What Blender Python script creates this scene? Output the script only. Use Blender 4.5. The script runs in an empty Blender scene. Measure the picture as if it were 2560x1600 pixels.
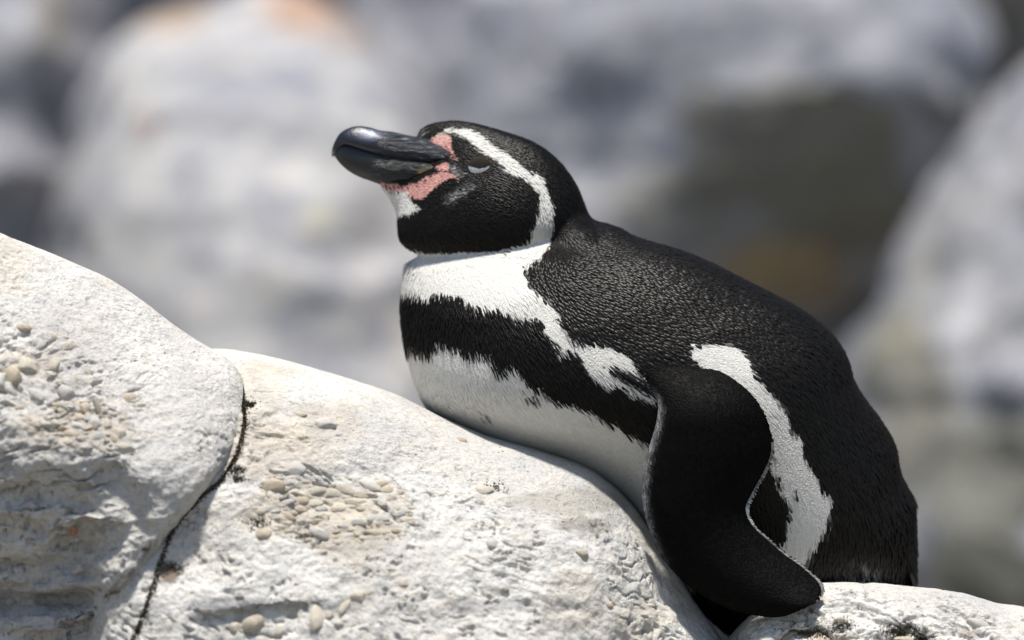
import bpy, math
import numpy as np
from mathutils import Vector
from mathutils.bvhtree import BVHTree

rng = np.random.default_rng(7)
sc = bpy.context.scene

# ------------------------------------------------------------------ camera, sky, sun, exposure
DIST = 3.5            # metres from lens to the penguin's plane (y = 0)
PX = 0.00025          # metres per measuring unit on that plane
ZC = 0.90             # height of the lens above the ground

cam_d = bpy.data.cameras.new('camera')
cam = bpy.data.objects.new('camera', cam_d)
sc.collection.objects.link(cam)
cam.location = (0, -DIST, ZC)
cam.rotation_euler = (math.radians(90), 0, 0)
cam_d.sensor_width = 36.0
cam_d.lens = 36.0 * DIST / (2560 * PX)
cam_d.clip_start = 0.05
cam_d.clip_end = 3000
cam_d.dof.use_dof = True
cam_d.dof.focus_distance = DIST - 0.045
cam_d.dof.aperture_fstop = 3.5
sc.camera = cam

SUN_DIR = Vector((-0.03, -0.21, 0.976)).normalized()      # towards the sun
world = bpy.data.worlds.new('World')
sc.world = world
world.use_nodes = True
wn = world.node_tree
wn.nodes.clear()
w_out = wn.nodes.new('ShaderNodeOutputWorld')
w_bg = wn.nodes.new('ShaderNodeBackground')
w_sky = wn.nodes.new('ShaderNodeTexSky')
w_sky.sky_type = 'NISHITA'
w_sky.sun_disc = False
w_sky.sun_elevation = math.asin(SUN_DIR.z)
w_sky.sun_rotation = math.atan2(SUN_DIR.x, SUN_DIR.y)
w_bg.inputs['Strength'].default_value = 0.095
wn.links.new(w_sky.outputs[0], w_bg.inputs[0])
wn.links.new(w_bg.outputs[0], w_out.inputs[0])

sun_d = bpy.data.lights.new('sun', 'SUN')
sun_d.energy = 4.6
sun_d.angle = math.radians(6.0)
sun_d.color = (1.0, 0.955, 0.89)
sun = bpy.data.objects.new('sun', sun_d)
sc.collection.objects.link(sun)
sun.rotation_euler = SUN_DIR.to_track_quat('Z', 'Y').to_euler()
sun.location = (-3, -3, 8)

sc.view_settings.view_transform = 'Standard'
sc.view_settings.look = 'None'
sc.view_settings.exposure = 0.40
sc.view_settings.gamma = 1.0
sc.render.engine = 'CYCLES'
sc.cycles.use_denoising = True
sc.cycles.max_bounces = 6
sc.cycles.caustics_reflective = False
sc.cycles.caustics_refractive = False

# ------------------------------------------------------------------ noise
def _hash(ix, iy, iz, seed):
    h = (ix * 374761393 + iy * 668265263 + iz * 2147483647 + seed * 144665) & 0xFFFFFFFF
    h = ((h ^ (h >> 13)) * 1274126177) & 0xFFFFFFFF
    h = ((h ^ (h >> 16)) * 2246822519) & 0xFFFFFFFF
    return ((h ^ (h >> 15)) & 0xFFFFFF) / float(0xFFFFFF)

def vnoise(p, seed=0):
    i = np.floor(p).astype(np.int64)
    f = p - i
    f = f * f * f * (f * (f * 6 - 15) + 10)
    r = 0
    for dx in (0, 1):
        wx = f[:, 0] if dx else 1 - f[:, 0]
        for dy in (0, 1):
            wy = f[:, 1] if dy else 1 - f[:, 1]
            for dz in (0, 1):
                wz = f[:, 2] if dz else 1 - f[:, 2]
                r = r + wx * wy * wz * _hash(i[:, 0] + dx, i[:, 1] + dy, i[:, 2] + dz, seed)
    return r * 2 - 1

def fbm(p, octaves=4, seed=0, gain=0.5, lac=2.03):
    a, t, r = 1.0, 0.0, 0.0
    q = p.copy()
    for o in range(octaves):
        r = r + a * vnoise(q, seed + o * 17)
        t += a
        a *= gain
        q = q * lac + 11.3
    return r / t * 1.6

def ridged(p, octaves=3, seed=0):
    a, t, r = 1.0, 0.0, 0.0
    q = p.copy()
    for o in range(octaves):
        r = r + a * (1 - np.abs(vnoise(q, seed + o * 31)) * 2)
        t += a
        a *= 0.5
        q = q * 2.1 + 5.7
    return r / t

def worley(p, seed=0):
    i = np.floor(p).astype(np.int64)
    best = np.full(len(p), 9.0)
    for dx in (-1, 0, 1):
        for dy in (-1, 0, 1):
            for dz in (-1, 0, 1):
                c = i + np.array([dx, dy, dz])
                q = np.stack([_hash(c[:, 0], c[:, 1], c[:, 2], seed + k) for k in (1, 2, 3)], 1)
                best = np.minimum(best, (((c + q) - p) ** 2).sum(1))
    return np.sqrt(best)

def smooth01(x, a, b):
    t = np.clip((x - a) / (b - a), 0, 1)
    return t * t * (3 - 2 * t)

# ------------------------------------------------------------------ mesh helpers
def make_mesh(name, verts, faces, smooth=True, color=None):
    """faces: (n,3) or (n,4) integer array"""
    me = bpy.data.meshes.new(name)
    verts = np.asarray(verts, dtype=np.float32)
    faces = np.asarray(faces, dtype=np.int32)
    n, k = faces.shape
    me.vertices.add(len(verts))
    me.vertices.foreach_set('co', verts.ravel())
    me.loops.add(n * k)
    me.loops.foreach_set('vertex_index', faces.ravel())
    me.polygons.add(n)
    me.polygons.foreach_set('loop_start', np.arange(0, n * k, k, dtype=np.int32))
    if smooth:
        me.polygons.foreach_set('use_smooth', np.ones(n, dtype=bool))
    me.update(calc_edges=True)
    if color is not None:
        set_color(me, color)
    return me

def set_color(me, color, name='tint'):
    at = me.color_attributes.new(name, 'FLOAT_COLOR', 'POINT')
    c = np.ones((len(me.vertices), 4), dtype=np.float32)
    c[:, :color.shape[1]] = color
    at.data.foreach_set('color', c.ravel())

def coords(me):
    a = np.empty(len(me.vertices) * 3, dtype=np.float32)
    me.vertices.foreach_get('co', a)
    return a.reshape(-1, 3).astype(np.float64)

def normals(me):
    a = np.empty(len(me.vertices) * 3, dtype=np.float32)
    me.vertex_normals.foreach_get('vector', a)
    return a.reshape(-1, 3).astype(np.float64)

def set_coords(me, v):
    me.vertices.foreach_set('co', np.asarray(v, dtype=np.float32).ravel())
    me.update()

def link(name, me, mat=None, parent=None, loc=(0, 0, 0)):
    o = bpy.data.objects.new(name, me)
    sc.collection.objects.link(o)
    o.location = loc
    if mat is not None and me is not None:
        if not me.materials:
            me.materials.append(mat)
    if parent is not None:
        o.parent = parent
    return o

def tag(o, label=None, cat=None, group=None, kind=None):
    if label: o['label'] = label
    if cat: o['category'] = cat
    if group: o['group'] = group
    if kind: o['kind'] = kind
    return o

def grid_faces(rows, cols, wrap=True):
    r = np.arange(rows - 1)[:, None]
    c = np.arange(cols if wrap else cols - 1)[None, :]
    c2 = (c + 1) % cols
    a = r * cols + c
    b = r * cols + c2
    d = (r + 1) * cols + c
    e = (r + 1) * cols + c2
    return np.stack([a, b, e, d], -1).reshape(-1, 4)

def spline(P, n):
    """Catmull-Rom resample of control rows P (k,d) to n rows"""
    P = np.asarray(P, float)
    k = len(P)
    t = np.linspace(0, k - 1, n)
    i = np.clip(np.floor(t).astype(int), 0, k - 2)
    f = (t - i)[:, None]
    p0, p1, p2, p3 = P[np.clip(i - 1, 0, k - 1)], P[i], P[i + 1], P[np.clip(i + 2, 0, k - 1)]
    return 0.5 * ((2 * p1) + (-p0 + p2) * f + (2 * p0 - 5 * p1 + 4 * p2 - p3) * f ** 2 + (-p0 + 3 * p1 - 3 * p2 + p3) * f ** 3)

def to_x(u, y=0.0): return (np.asarray(u, float) - 1280) * PX * (DIST + y) / DIST
def to_z(v, y=0.0): return ZC + (800 - np.asarray(v, float)) * PX * (DIST + y) / DIST

def inside(poly, u, v):
    poly = np.asarray(poly, float)
    r = np.zeros(len(u), bool)
    for (x0, y0), (x1, y1) in zip(poly, np.roll(poly, -1, 0)):
        if y0 == y1: continue
        c = (y0 > v) != (y1 > v)
        r ^= c & (u < (x1 - x0) * (v - y0) / (y1 - y0) + x0)
    return r

def segdist(line, u, v):
    d = np.full(len(u), 1e9)
    for (x0, y0), (x1, y1) in zip(line[:-1], line[1:]):
        L = (x1 - x0) ** 2 + (y1 - y0) ** 2
        t = np.clip(((u - x0) * (x1 - x0) + (v - y0) * (y1 - y0)) / L, 0, 1)
        d = np.minimum(d, np.hypot(u - x0 - t * (x1 - x0), v - y0 - t * (y1 - y0)))
    return d

# ------------------------------------------------------------------ materials
class NT:
    def __init__(self, name):
        self.m = bpy.data.materials.new(name)
        self.m.use_nodes = True
        self.t = self.m.node_tree
        self.b = self.t.nodes['Principled BSDF']
    def n(self, typ, **kw):
        nd = self.t.nodes.new(typ)
        for k, v in kw.items(): setattr(nd, k, v)
        return nd
    def l(self, a, b): self.t.links.new(a, b)
    def noise(self, vec, scale, detail=4, rough=0.55, dist=0.0):
        nd = self.n('ShaderNodeTexNoise')
        nd.inputs['Scale'].default_value = scale
        nd.inputs['Detail'].default_value = detail
        nd.inputs['Roughness'].default_value = rough
        nd.inputs['Distortion'].default_value = dist
        self.l(vec, nd.inputs['Vector'])
        return nd.outputs['Fac']
    def ramp(self, fac, stops):
        nd = self.n('ShaderNodeValToRGB')
        el = nd.color_ramp.elements
        while len(el) < len(stops): el.new(0.5)
        for e, (p, c) in zip(el, stops):
            e.position = p
            e.color = (*c, 1) if len(c) == 3 else c
        self.l(fac, nd.inputs[0])
        return nd.outputs[0]
    def mix(self, fac, a, b, blend='MIX'):
        nd = self.n('ShaderNodeMix', data_type='RGBA', blend_type=blend)
        if isinstance(fac, (int, float)): nd.inputs[0].default_value = fac
        else: self.l(fac, nd.inputs[0])
        for s, x in ((nd.inputs[6], a), (nd.inputs[7], b)):
            if isinstance(x, tuple): s.default_value = (*x, 1)
            else: self.l(x, s)
        return nd.outputs[2]
    def math(self, op, a, b=None):
        nd = self.n('ShaderNodeMath', operation=op)
        for s, x in zip(nd.inputs, (a, b)):
            if x is None: continue
            if isinstance(x, (int, float)): s.default_value = x
            else: self.l(x, s)
        return nd.outputs[0]
    def mapping(self, vec, scale=(1, 1, 1), rot=(0, 0, 0)):
        nd = self.n('ShaderNodeMapping')
        nd.inputs['Scale'].default_value = scale
        nd.inputs['Rotation'].default_value = rot
        self.l(vec, nd.inputs['Vector'])
        return nd.outputs[0]
    def bump(self, h, dist, strength=1.0, normal=None):
        nd = self.n('ShaderNodeBump')
        nd.inputs['Distance'].default_value = dist
        nd.inputs['Strength'].default_value = strength
        self.l(h, nd.inputs['Height'])
        if normal is not None: self.l(normal, nd.inputs['Normal'])
        return nd.outputs[0]

def rock_material(name, base, pale, warm, cool, k=1.0, speck=0.5, bump=1.0, streak_rot=0.35, mottle=0.5):
    """k: pattern scale; vertex attribute 'tint': rgb stain colour, alpha = how much of it"""
    T = NT(name)
    co = T.n('ShaderNodeTexCoord').outputs['Object']
    big = T.noise(co, 9 * k, 5, 0.6)
    mid = T.noise(co, 45 * k, 5, 0.65)
    streak = T.noise(T.mapping(co, (22 * k, 60 * k, 130 * k), (0, streak_rot, 0)), 1.0, 5, 0.65)
    fine = T.noise(co, 330 * k, 4, 0.7)
    c = T.ramp(big, [(0.30, cool), (0.45, base), (0.56, pale), (0.70, warm)])
    c = T.mix(T.ramp(mid, [(0.36, (mottle,) * 3), (0.58, (0,) * 3)]), c, cool)
    c = T.mix(T.ramp(streak, [(0.55, (0,) * 3), (0.75, (0.55,) * 3)]), c, warm)
    c = T.mix(T.ramp(fine, [(0.36, (0.75 * speck,) * 3), (0.50, (0,) * 3)]), c, (0.20, 0.185, 0.165))
    # lichen-like dark specks, scattered in patches
    vor = T.n('ShaderNodeTexVoronoi')
    vor.inputs['Scale'].default_value = 210 * k
    T.l(T.mix(0.25, co, T.n('ShaderNodeTexCoord').outputs['Object']), vor.inputs['Vector'])
    sp = T.ramp(vor.outputs['Distance'], [(0.10, (1,) * 3), (0.24, (0,) * 3)])
    patch = T.ramp(T.noise(co, 38 * k, 3, 0.6), [(0.54, (0,) * 3), (0.66, (speck,) * 3)])
    c = T.mix(T.math('MULTIPLY', sp, patch), c, (0.075, 0.065, 0.05))
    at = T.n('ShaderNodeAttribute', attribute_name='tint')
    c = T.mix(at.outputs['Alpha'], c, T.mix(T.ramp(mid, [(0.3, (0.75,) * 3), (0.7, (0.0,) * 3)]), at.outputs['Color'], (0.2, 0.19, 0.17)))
    T.l(c, T.b.inputs['Base Color'])
    T.b.inputs['Roughness'].default_value = 0.9
    T.b.inputs['Specular IOR Level'].default_value = 0.25
    n1 = T.bump(streak, 0.005 / k, 0.35 * bump)
    n2 = T.bump(T.noise(co, 130 * k, 6, 0.7), 0.0028 / k, 0.9 * bump, n1)
    n3 = T.bump(T.math('ADD', fine, T.math('MULTIPLY', sp, T.math('MULTIPLY', patch, -1.2))), 0.0016 / k, 1.0 * bump, n2)
    T.l(n3, T.b.inputs['Normal'])
    return T.m

ROCK = rock_material('pale_limestone', (0.61, 0.58, 0.525), (0.715, 0.695, 0.65), (0.66, 0.59, 0.47), (0.50, 0.495, 0.48))
ROCK_B = rock_material('pale_limestone_streaked', (0.61, 0.58, 0.53), (0.71, 0.69, 0.645), (0.62, 0.56, 0.46), (0.50, 0.49, 0.475), bump=1.0, streak_rot=0.1)
BACK_PALE = rock_material('weathered_rock_pale', (0.50, 0.49, 0.475), (0.60, 0.585, 0.56), (0.47, 0.41, 0.34), (0.25, 0.26, 0.31), k=0.4, speck=0.4, mottle=0.95)
BACK_GREY = rock_material('weathered_rock_grey', (0.36, 0.36, 0.38), (0.49, 0.485, 0.50), (0.31, 0.29, 0.21), (0.17, 0.185, 0.225), k=0.35, speck=0.5, mottle=0.95)
BACK_BLUE = rock_material('weathered_rock_blue', (0.43, 0.43, 0.465), (0.54, 0.535, 0.555), (0.38, 0.355, 0.28), (0.29, 0.305, 0.36), k=0.38, speck=0.4, mottle=0.7)
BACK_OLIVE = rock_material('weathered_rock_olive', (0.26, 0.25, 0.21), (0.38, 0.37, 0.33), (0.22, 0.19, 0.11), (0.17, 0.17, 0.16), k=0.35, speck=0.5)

# ------------------------------------------------------------------ boulders
def ray_radius(outline, c, th):
    """distance from c to the outline along each angle (outline star-shaped about c)"""
    P = np.asarray(outline, float) - np.asarray(c, float)
    d = np.stack([np.cos(th), -np.sin(th)], 1)
    R = np.zeros(len(th))
    for a, b in zip(P, np.roll(P, -1, 0)):
        e = b - a
        den = d[:, 0] * e[1] - d[:, 1] * e[0]
        den = np.where(np.abs(den) < 1e-9, 1e-9, den)
        t = (a[0] * e[1] - a[1] * e[0]) / den
        s = (a[0] * d[:, 1] - a[1] * d[:, 0]) / den
        ok = (s >= -1e-6) & (s <= 1 + 1e-6) & (t > 0)
        R = np.where(ok, np.maximum(R, t), R)
    return R

def boulder(name, outline, centre, yc, d_front, d_back, th_range, n_th, phi_dense, n_phi, mat, shape=None, disp=None, stain_shade=None, soft=0.02, power=1.0):
    """A closed stone: its outline seen from the front is `outline`, bulging d_front/d_back metres."""
    a, b = th_range
    fine = np.linspace(a, b, n_th)
    rest = np.linspace(b, a + 2 * math.pi, max(60, n_th // 5))[1:-1]
    th = np.concatenate([fine, rest])
    tt = np.linspace(0, 2 * math.pi, 2400, endpoint=False)
    RR = ray_radius(outline, centre, tt)
    w = max(1, int(soft * 2400 / (2 * math.pi)))
    kern = np.exp(-0.5 * (np.arange(-3 * w, 3 * w + 1) / w) ** 2)
    kern /= kern.sum()
    RR = np.convolve(np.concatenate([RR[-3 * w:], RR, RR[:3 * w]]), kern, 'valid')
    R = np.interp(np.mod(th, 2 * math.pi), np.append(tt, 2 * math.pi), np.append(RR, RR[0]))
    phi = np.concatenate([np.linspace(0.02, phi_dense[0], 24)[:-1], np.linspace(phi_dense[0], phi_dense[1], n_phi), np.linspace(phi_dense[1], math.pi - 0.02, 24)[1:]])
    s = np.sin(phi) ** power
    cph = np.cos(phi)
    u = centre[0] + (R * np.cos(th))[None, :] * s[:, None]
    v = centre[1] - (R * np.sin(th))[None, :] * s[:, None]
    y = np.where(cph > 0, -d_front * cph, -d_back * cph)[:, None] + 0 * u
    u, v, y = u.ravel(), v.ravel(), y.ravel()
    front = np.repeat(cph, len(th))
    if shape is not None: y = y + shape(u, v, front)
    V = np.stack([to_x(u, yc), yc + y, to_z(v, yc)], 1)
    F = grid_faces(len(phi), len(th))[:, ::-1]
    loc = np.array([to_x(centre[0], yc), yc, 0.0])
    me = make_mesh(name, V - loc, F)
    N = normals(me)
    if disp is not None:
        V = V + N * disp(V, u, v, front)[:, None]
        set_coords(me, V - loc)
    if stain_shade is not None: set_color(me, stain_shade(u, v, V))
    else: set_color(me, np.zeros((len(V), 4)))
    return link(name, me, mat, None, tuple(loc))

def blobs(u, v, V, lst, seed=0):
    """stains with their own shape, and painted crevice shade: (u, v, ru, rv, rgb, strength)"""
    out = np.zeros((len(u), 4))
    nz = fbm(V * 30, 4, seed)
    for (bu, bv, ru, rv, rgb, st) in lst:
        d = np.hypot((u - bu) / ru, (v - bv) / rv) + nz * 0.45
        a = st * smooth01(-d, -1.15, -0.55)
        out[:, :3] = np.where((a > out[:, 3])[:, None], np.array(rgb), out[:, :3])
        out[:, 3] = np.maximum(out[:, 3], a)
    return out

def stretch(V, ax, sc3):
    c, s = math.cos(ax), math.sin(ax)
    x = V[:, 0] * c + V[:, 2] * s
    z = -V[:, 0] * s + V[:, 2] * c
    return np.stack([x * sc3[0], V[:, 1] * sc3[1], z * sc3[2]], 1)

def front_disp(ang, seed, rough=1.0, worn=None):
    def f(V, u, v, front):
        near = smooth01(front, 0.02, 0.35) * 0.8 + 0.2          # crest stays smoother
        if worn is not None: near = near * worn(u, v)
        d = 0.006 * fbm(V * 9, 3, seed) * near
        d += 0.0024 * fbm(V * 34, 4, seed + 3) * near
        st = ridged(stretch(V, ang, (26, 60, 110)), 3, seed + 5)
        m = smooth01(fbm(V * 13, 2, seed + 9), -0.15, 0.5)
        d += 0.0012 * rough * st * m * near
        cr = smooth01(ridged(stretch(V + 0.004 * fbm(V * 50, 2, seed + 2)[:, None], ang, (38, 90, 190)), 3, seed + 12), 0.52, 0.80)
        cm = smooth01(fbm(V * 24, 3, seed + 14), -0.02, 0.35)
        d -= 0.0026 * rough * cr * cm * near
        pit = smooth01(fbm(V * 210, 3, seed + 16), 0.42, 0.80) * smooth01(fbm(V * 30, 3, seed + 18), 0.0, 0.35)
        d -= 0.0022 * rough * pit * near
        d += 0.0011 * rough * fbm(V * 160, 4, seed + 7) * near
        wv = worley(V * 95 + fbm(V * 40, 2, seed + 1)[:, None] * 0.5, seed)
        pm = smooth01(fbm(V * 17, 2, seed + 21), 0.0, 0.5)
        d += 0.0013 * rough * (0.42 - wv) * pm * near
        return d
    return f

# middle boulder the penguin lies on
MID_OUT = [(-500, 2400), (-350, 1500), (-100, 1120), (200, 960), (420, 880), (560, 868), (700, 895), (850, 938), (1000, 988), (1100, 1042), (1220, 1092), (1340, 1122), (1470, 1165),
           (1540, 1218), (1590, 1270), (1650, 1362), (1720, 1475), (1810, 1605), (1900, 1800), (1980, 2300), (2050, 3000), (2100, 4420), (-400, 4420)]
def mid_shape(u, v, fr):
    f = smooth01(fr, 0.05, 0.3)
    dip = np.exp(-(((u - 800) / 190) ** 2 + ((v - 1240) / 95) ** 2))
    ledge = smooth01(v + 0.10 * (u - 550), 1490, 1515) * smooth01(u, 480, 560) * smooth01(-u, -860, -700)
    return f * (0.007 * dip + 0.006 * ledge) + 0.09 * smooth01(-u, -370, -120) * smooth01(v, 1050, 1250)
mid_d = front_disp(-0.32, 40, 1.0, lambda u, v: 0.3 + 0.7 * smooth01(v - (870 + 0.32 * (u - 560)), 40, 220))
mid = boulder('boulder', MID_OUT, (1000, 2350), 0.0, 0.195, 0.22, (math.radians(38), math.radians(142)), 620, (0.50, 1.66), 420, ROCK, mid_shape, mid_d,
    lambda u, v, V: blobs(u, v, V, [(730, 1120, 190, 110, (0.66, 0.56, 0.44), 0.6), (640, 1000, 90, 120, (0.70, 0.62, 0.48), 0.55), (800, 1260, 230, 100, (0.62, 0.53, 0.40), 0.65),
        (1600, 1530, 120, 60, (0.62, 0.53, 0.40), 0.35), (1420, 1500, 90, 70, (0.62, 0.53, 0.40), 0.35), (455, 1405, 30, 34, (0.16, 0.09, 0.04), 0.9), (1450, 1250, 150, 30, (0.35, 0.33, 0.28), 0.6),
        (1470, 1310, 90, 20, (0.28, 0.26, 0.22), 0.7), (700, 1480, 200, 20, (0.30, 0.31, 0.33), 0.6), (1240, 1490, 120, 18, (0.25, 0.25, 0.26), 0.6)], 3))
tag(mid, 'large pale limestone boulder with cream stains on which the penguin lies', 'boulder', 'boulders in the foreground')

# left boulder, nearer, overlapping the middle one
LEFT_OUT = [(-900, 2400), (-800, 900), (-500, 480), (-200, 500), (0, 588), (90, 622), (250, 690), (330, 742), (420, 812), (490, 858), (560, 896), (596, 940), (611, 1000), (612, 1060), (598, 1125), (560, 1190),
            (505, 1235), (455, 1292), (420, 1370), (395, 1460), (365, 1540), (335, 1605), (300, 1800), (330, 2500), (420, 4420), (-900, 4420)]
def left_shape(u, v, fr):
    f = smooth01(fr, 0.02, 0.2)
    tilt = 0.052 * (1 - smooth01(v - (590 + 0.5 * u), -50, 430))
    slump = 0.048 * smooth01(v - 0.10 * u, 1080, 1480) * smooth01(-u, -600, -200)          # undercut below the lit slab
    foot = -0.026 * smooth01(v, 1230, 1520) * smooth01(u, 200, 350)
    shelf = -0.006 * np.sin((v + 0.18 * u) / 34.0 + 2.2 * fbm(np.stack([u / 120, v / 60, u * 0], 1), 3, 5)) * smooth01(v - 0.1 * u, 1130, 1250) * smooth01(-u, -360, -220)
    slot = 0.022 * np.exp(-(((v + 0.05 * u - 1508) / 22) ** 2)) * smooth01(-u, -330, -180)
    groove = 0.007 * np.exp(-((segdist([(285, 1180), (340, 1250), (380, 1330), (370, 1460)], u, v) / 26) ** 2))
    dip = 0.007 * np.exp(-(((u - 160) / 190) ** 2 + ((v - 960) / 150) ** 2))
    return tilt + foot + f * (slump + shelf + slot + groove + dip)
left_d = front_disp(0.15, 80, 1.15, lambda u, v: (0.32 + 0.68 * smooth01(v - (600 + 0.5 * u), 110, 290)) * (1 - 0.4 * smooth01(u, 340, 440)))
left = boulder('boulder', LEFT_OUT, (30, 1750), -0.105, 0.065, 0.20, (math.radians(-10), math.radians(102)), 620, (0.15, 1.68), 460, ROCK_B, left_shape, left_d,
    lambda u, v, V: blobs(u, v, V, [(180, 1060, 150, 80, (0.60, 0.50, 0.37), 0.6), (60, 900, 110, 60, (0.58, 0.50, 0.40), 0.5)], 4))
tag(left, 'smooth-topped pale boulder at the left edge with a pebbly hollow in its face', 'boulder', 'boulders in the foreground')

# small right boulder under the tail
RIGHT_OUT = [(1740, 1720), (1800, 1630), (1850, 1565), (1910, 1520), (1985, 1476), (2050, 1460), (2200, 1463), (2330, 1474), (2420, 1488), (2490, 1510), (2560, 1520), (2720, 1570), (2900, 1750), (3000, 2300), (3050, 4420), (1700, 4420), (1680, 2200)]
right_d = front_disp(-0.2, 120, 1.2)
right = boulder('boulder', RIGHT_OUT, (2330, 2100), -0.03, 0.11, 0.20, (math.radians(50), math.radians(150)), 420, (0.7, 1.66), 200, ROCK, 
    lambda u, v, fr: 0.010 * smooth01(fr, 0.05, 0.3) * (np.exp(-((segdist([(1940, 1600), (1975, 1578), (2040, 1572), (2080, 1600)], u, v) / 14) ** 2)) + np.exp(-((segdist([(2205, 1600), (2235, 1570), (2300, 1590)], u, v) / 18) ** 2))), right_d,
    lambda u, v, V: blobs(u, v, V, [(2010, 1572, 60, 10, (0.07, 0.045, 0.02), 0.9), (2090, 1556, 22, 12, (0.08, 0.06, 0.03), 0.9), (2235, 1575, 40, 26, (0.055, 0.06, 0.045), 0.9), (2290, 1590, 22, 12, (0.05, 0.05, 0.03), 0.8),
        (2060, 1590, 70, 20, (0.60, 0.45, 0.30), 0.6), (2410, 1570, 30, 14, (0.20, 0.10, 0.06), 0.5), (2000, 1500, 70, 20, (0.62, 0.50, 0.40), 0.6), (1830, 1600, 40, 50, (0.30, 0.28, 0.24), 0.6)], 5))
tag(right, 'low pale stone with mossy cracks under the penguin tail', 'boulder', 'boulders in the foreground')

# ------------------------------------------------------------------ the rock enclosure behind
def back_disp(amp, seed, ledge=0.0):
    def f(V, u, v, front):
        d = amp * fbm(V * 2.6, 4, seed) + 0.45 * amp * fbm(V * 9, 4, seed + 4)
        if ledge:
            q = V.copy(); q[:, 2] += 0.05 * fbm(V * 3, 2, seed + 8)
            d += ledge * ridged(q * np.array([2.0, 2.0, 9.0]), 2, seed + 6)
        return d
    return f

bgl = []
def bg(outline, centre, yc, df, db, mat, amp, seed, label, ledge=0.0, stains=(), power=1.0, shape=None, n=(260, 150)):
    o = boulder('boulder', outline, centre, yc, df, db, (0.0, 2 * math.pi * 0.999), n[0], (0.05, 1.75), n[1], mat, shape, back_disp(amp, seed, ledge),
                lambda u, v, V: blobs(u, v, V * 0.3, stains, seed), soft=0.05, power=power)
    tag(o, label, 'boulder', 'boulders behind the penguin')
    return o

A_OUT = [(120, 2800), (110, 1400), (150, 800), (190, 450), (220, 260), (270, 120), (340, 60), (480, 30), (650, 10), (800, 20), (900, 60), (970, 140), (1040, 250), (1110, 400), (1200, 650), (1300, 1100), (1380, 1600), (1450, 2800)]
bg(A_OUT, (700, 1250), 2.55, 0.42, 0.5, BACK_PALE, 0.024, 210, 'pale blurred boulder with an ochre-rimmed top behind the penguin bill', 0.02,
   [(450, 55, 130, 32, (0.60, 0.40, 0.24), 0.8), (780, 45, 130, 50, (0.62, 0.36, 0.22), 0.85), (415, 350, 26, 40, (0.45, 0.28, 0.16), 0.7), (830, 560, 60, 40, (0.66, 0.62, 0.40), 0.5),
    (560, 345, 170, 26, (0.22, 0.22, 0.27), 0.7), (480, 580, 220, 30, (0.26, 0.26, 0.31), 0.6), (430, 230, 40, 30, (0.30, 0.32, 0.32), 0.6), (800, 630, 190, 30, (0.27, 0.27, 0.32), 0.6), (420, 770, 90, 50, (0.24, 0.25, 0.30), 0.6),
    (880, 110, 80, 40, (0.45, 0.32, 0.25), 0.5), (940, 560, 60, 90, (0.30, 0.25, 0.23), 0.5)])
L_OUT = [(-1300, 2600), (-1250, 900), (-1100, 200), (-700, -350), (-200, -480), (100, -350), (260, -80), (300, 150), (280, 400), (330, 700), (450, 1100), (500, 2600)]
bg(L_OUT, (-350, 900), 2.95, 0.45, 0.5, BACK_BLUE, 0.03, 330, 'grey-violet rock in the upper left corner', 0.02,
   [(215, 60, 60, 130, (0.16, 0.15, 0.17), 0.7), (135, 90, 40, 150, (0.34, 0.29, 0.20), 0.7), (60, 20, 60, 60, (0.16, 0.16, 0.20), 0.7), (35, 487, 45, 20, (0.10, 0.11, 0.12), 0.75), (25, 250, 40, 60, (0.18, 0.19, 0.23), 0.7), (150, 290, 40, 60, (0.16, 0.18, 0.19), 0.7),  # darkest small patch at the left edge paints the shade of a crevice
    (70, 190, 70, 50, (0.55, 0.53, 0.52), 0.6), (60, 370, 110, 70, (0.50, 0.50, 0.55), 0.7)])
C_OUT = [(800, 1500), (760, 700), (800, 200), (900, -200), (1200, -500), (1700, -560), (2150, -380), (2400, -100), (2500, 120), (2480, 260), (2380, 450), (2250, 620), (2110, 760), (1950, 900), (1700, 1100), (1300, 1500)]
bg(C_OUT, (1500, 250), 3.05, 0.36, 0.5, BACK_BLUE, 0.024, 450, 'large blue-grey overhanging rock behind the penguin head and back', 0.012,
   [(2020, 460, 380, 230, (0.20, 0.185, 0.11), 0.9), (1720, 520, 230, 120, (0.25, 0.24, 0.18), 0.8), (1950, 690, 190, 100, (0.48, 0.33, 0.13), 0.9), (2330, 290, 80, 60, (0.07, 0.065, 0.04), 0.9), (2100, 350, 260, 90, (0.24, 0.23, 0.19), 0.6),
    (1720, 225, 34, 30, (0.17, 0.16, 0.13), 0.8), (1450, 260, 30, 40, (0.14, 0.15, 0.17), 0.8), (1310, 205, 32, 26, (0.15, 0.17, 0.20), 0.8), (1150, 215, 60, 30, (0.17, 0.20, 0.24), 0.7), (1250, 310, 170, 60, (0.24, 0.27, 0.33), 0.6), (1600, 120, 100, 40, (0.22, 0.22, 0.25), 0.6),
    (1640, 400, 80, 90, (0.28, 0.30, 0.38), 0.5)])
D_OUT = [(2700, 60), (2600, 190), (2530, 310), (2440, 450), (2330, 590), (2220, 740), (2150, 880), (2090, 1050), (2050, 1300), (2000, 1700), (2000, 2800), (3800, 2800), (3900, 1200), (3500, 300), (3000, -50)]
bg(D_OUT, (2950, 1250), 2.45, 0.40, 0.5, BACK_GREY, 0.035, 560, 'pale grey sloping rock at the right edge below a dark cleft', 0.01,
   [(2470, 1190, 240, 170, (0.18, 0.18, 0.13), 0.85), (2500, 1420, 260, 140, (0.10, 0.10, 0.065), 0.9), (2250, 1020, 90, 220, (0.20, 0.19, 0.13), 0.8), (2400, 800, 140, 130, (0.58, 0.58, 0.60), 0.7), (2320, 1120, 60, 60, (0.45, 0.45, 0.52), 0.6)])
E_OUT = [(2380, -700), (2400, -300), (2440, 0), (2480, 130), (2500, 260), (2480, 420), (2700, 700), (3400, 700), (3700, 0), (3500, -700), (2900, -900)]
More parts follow.
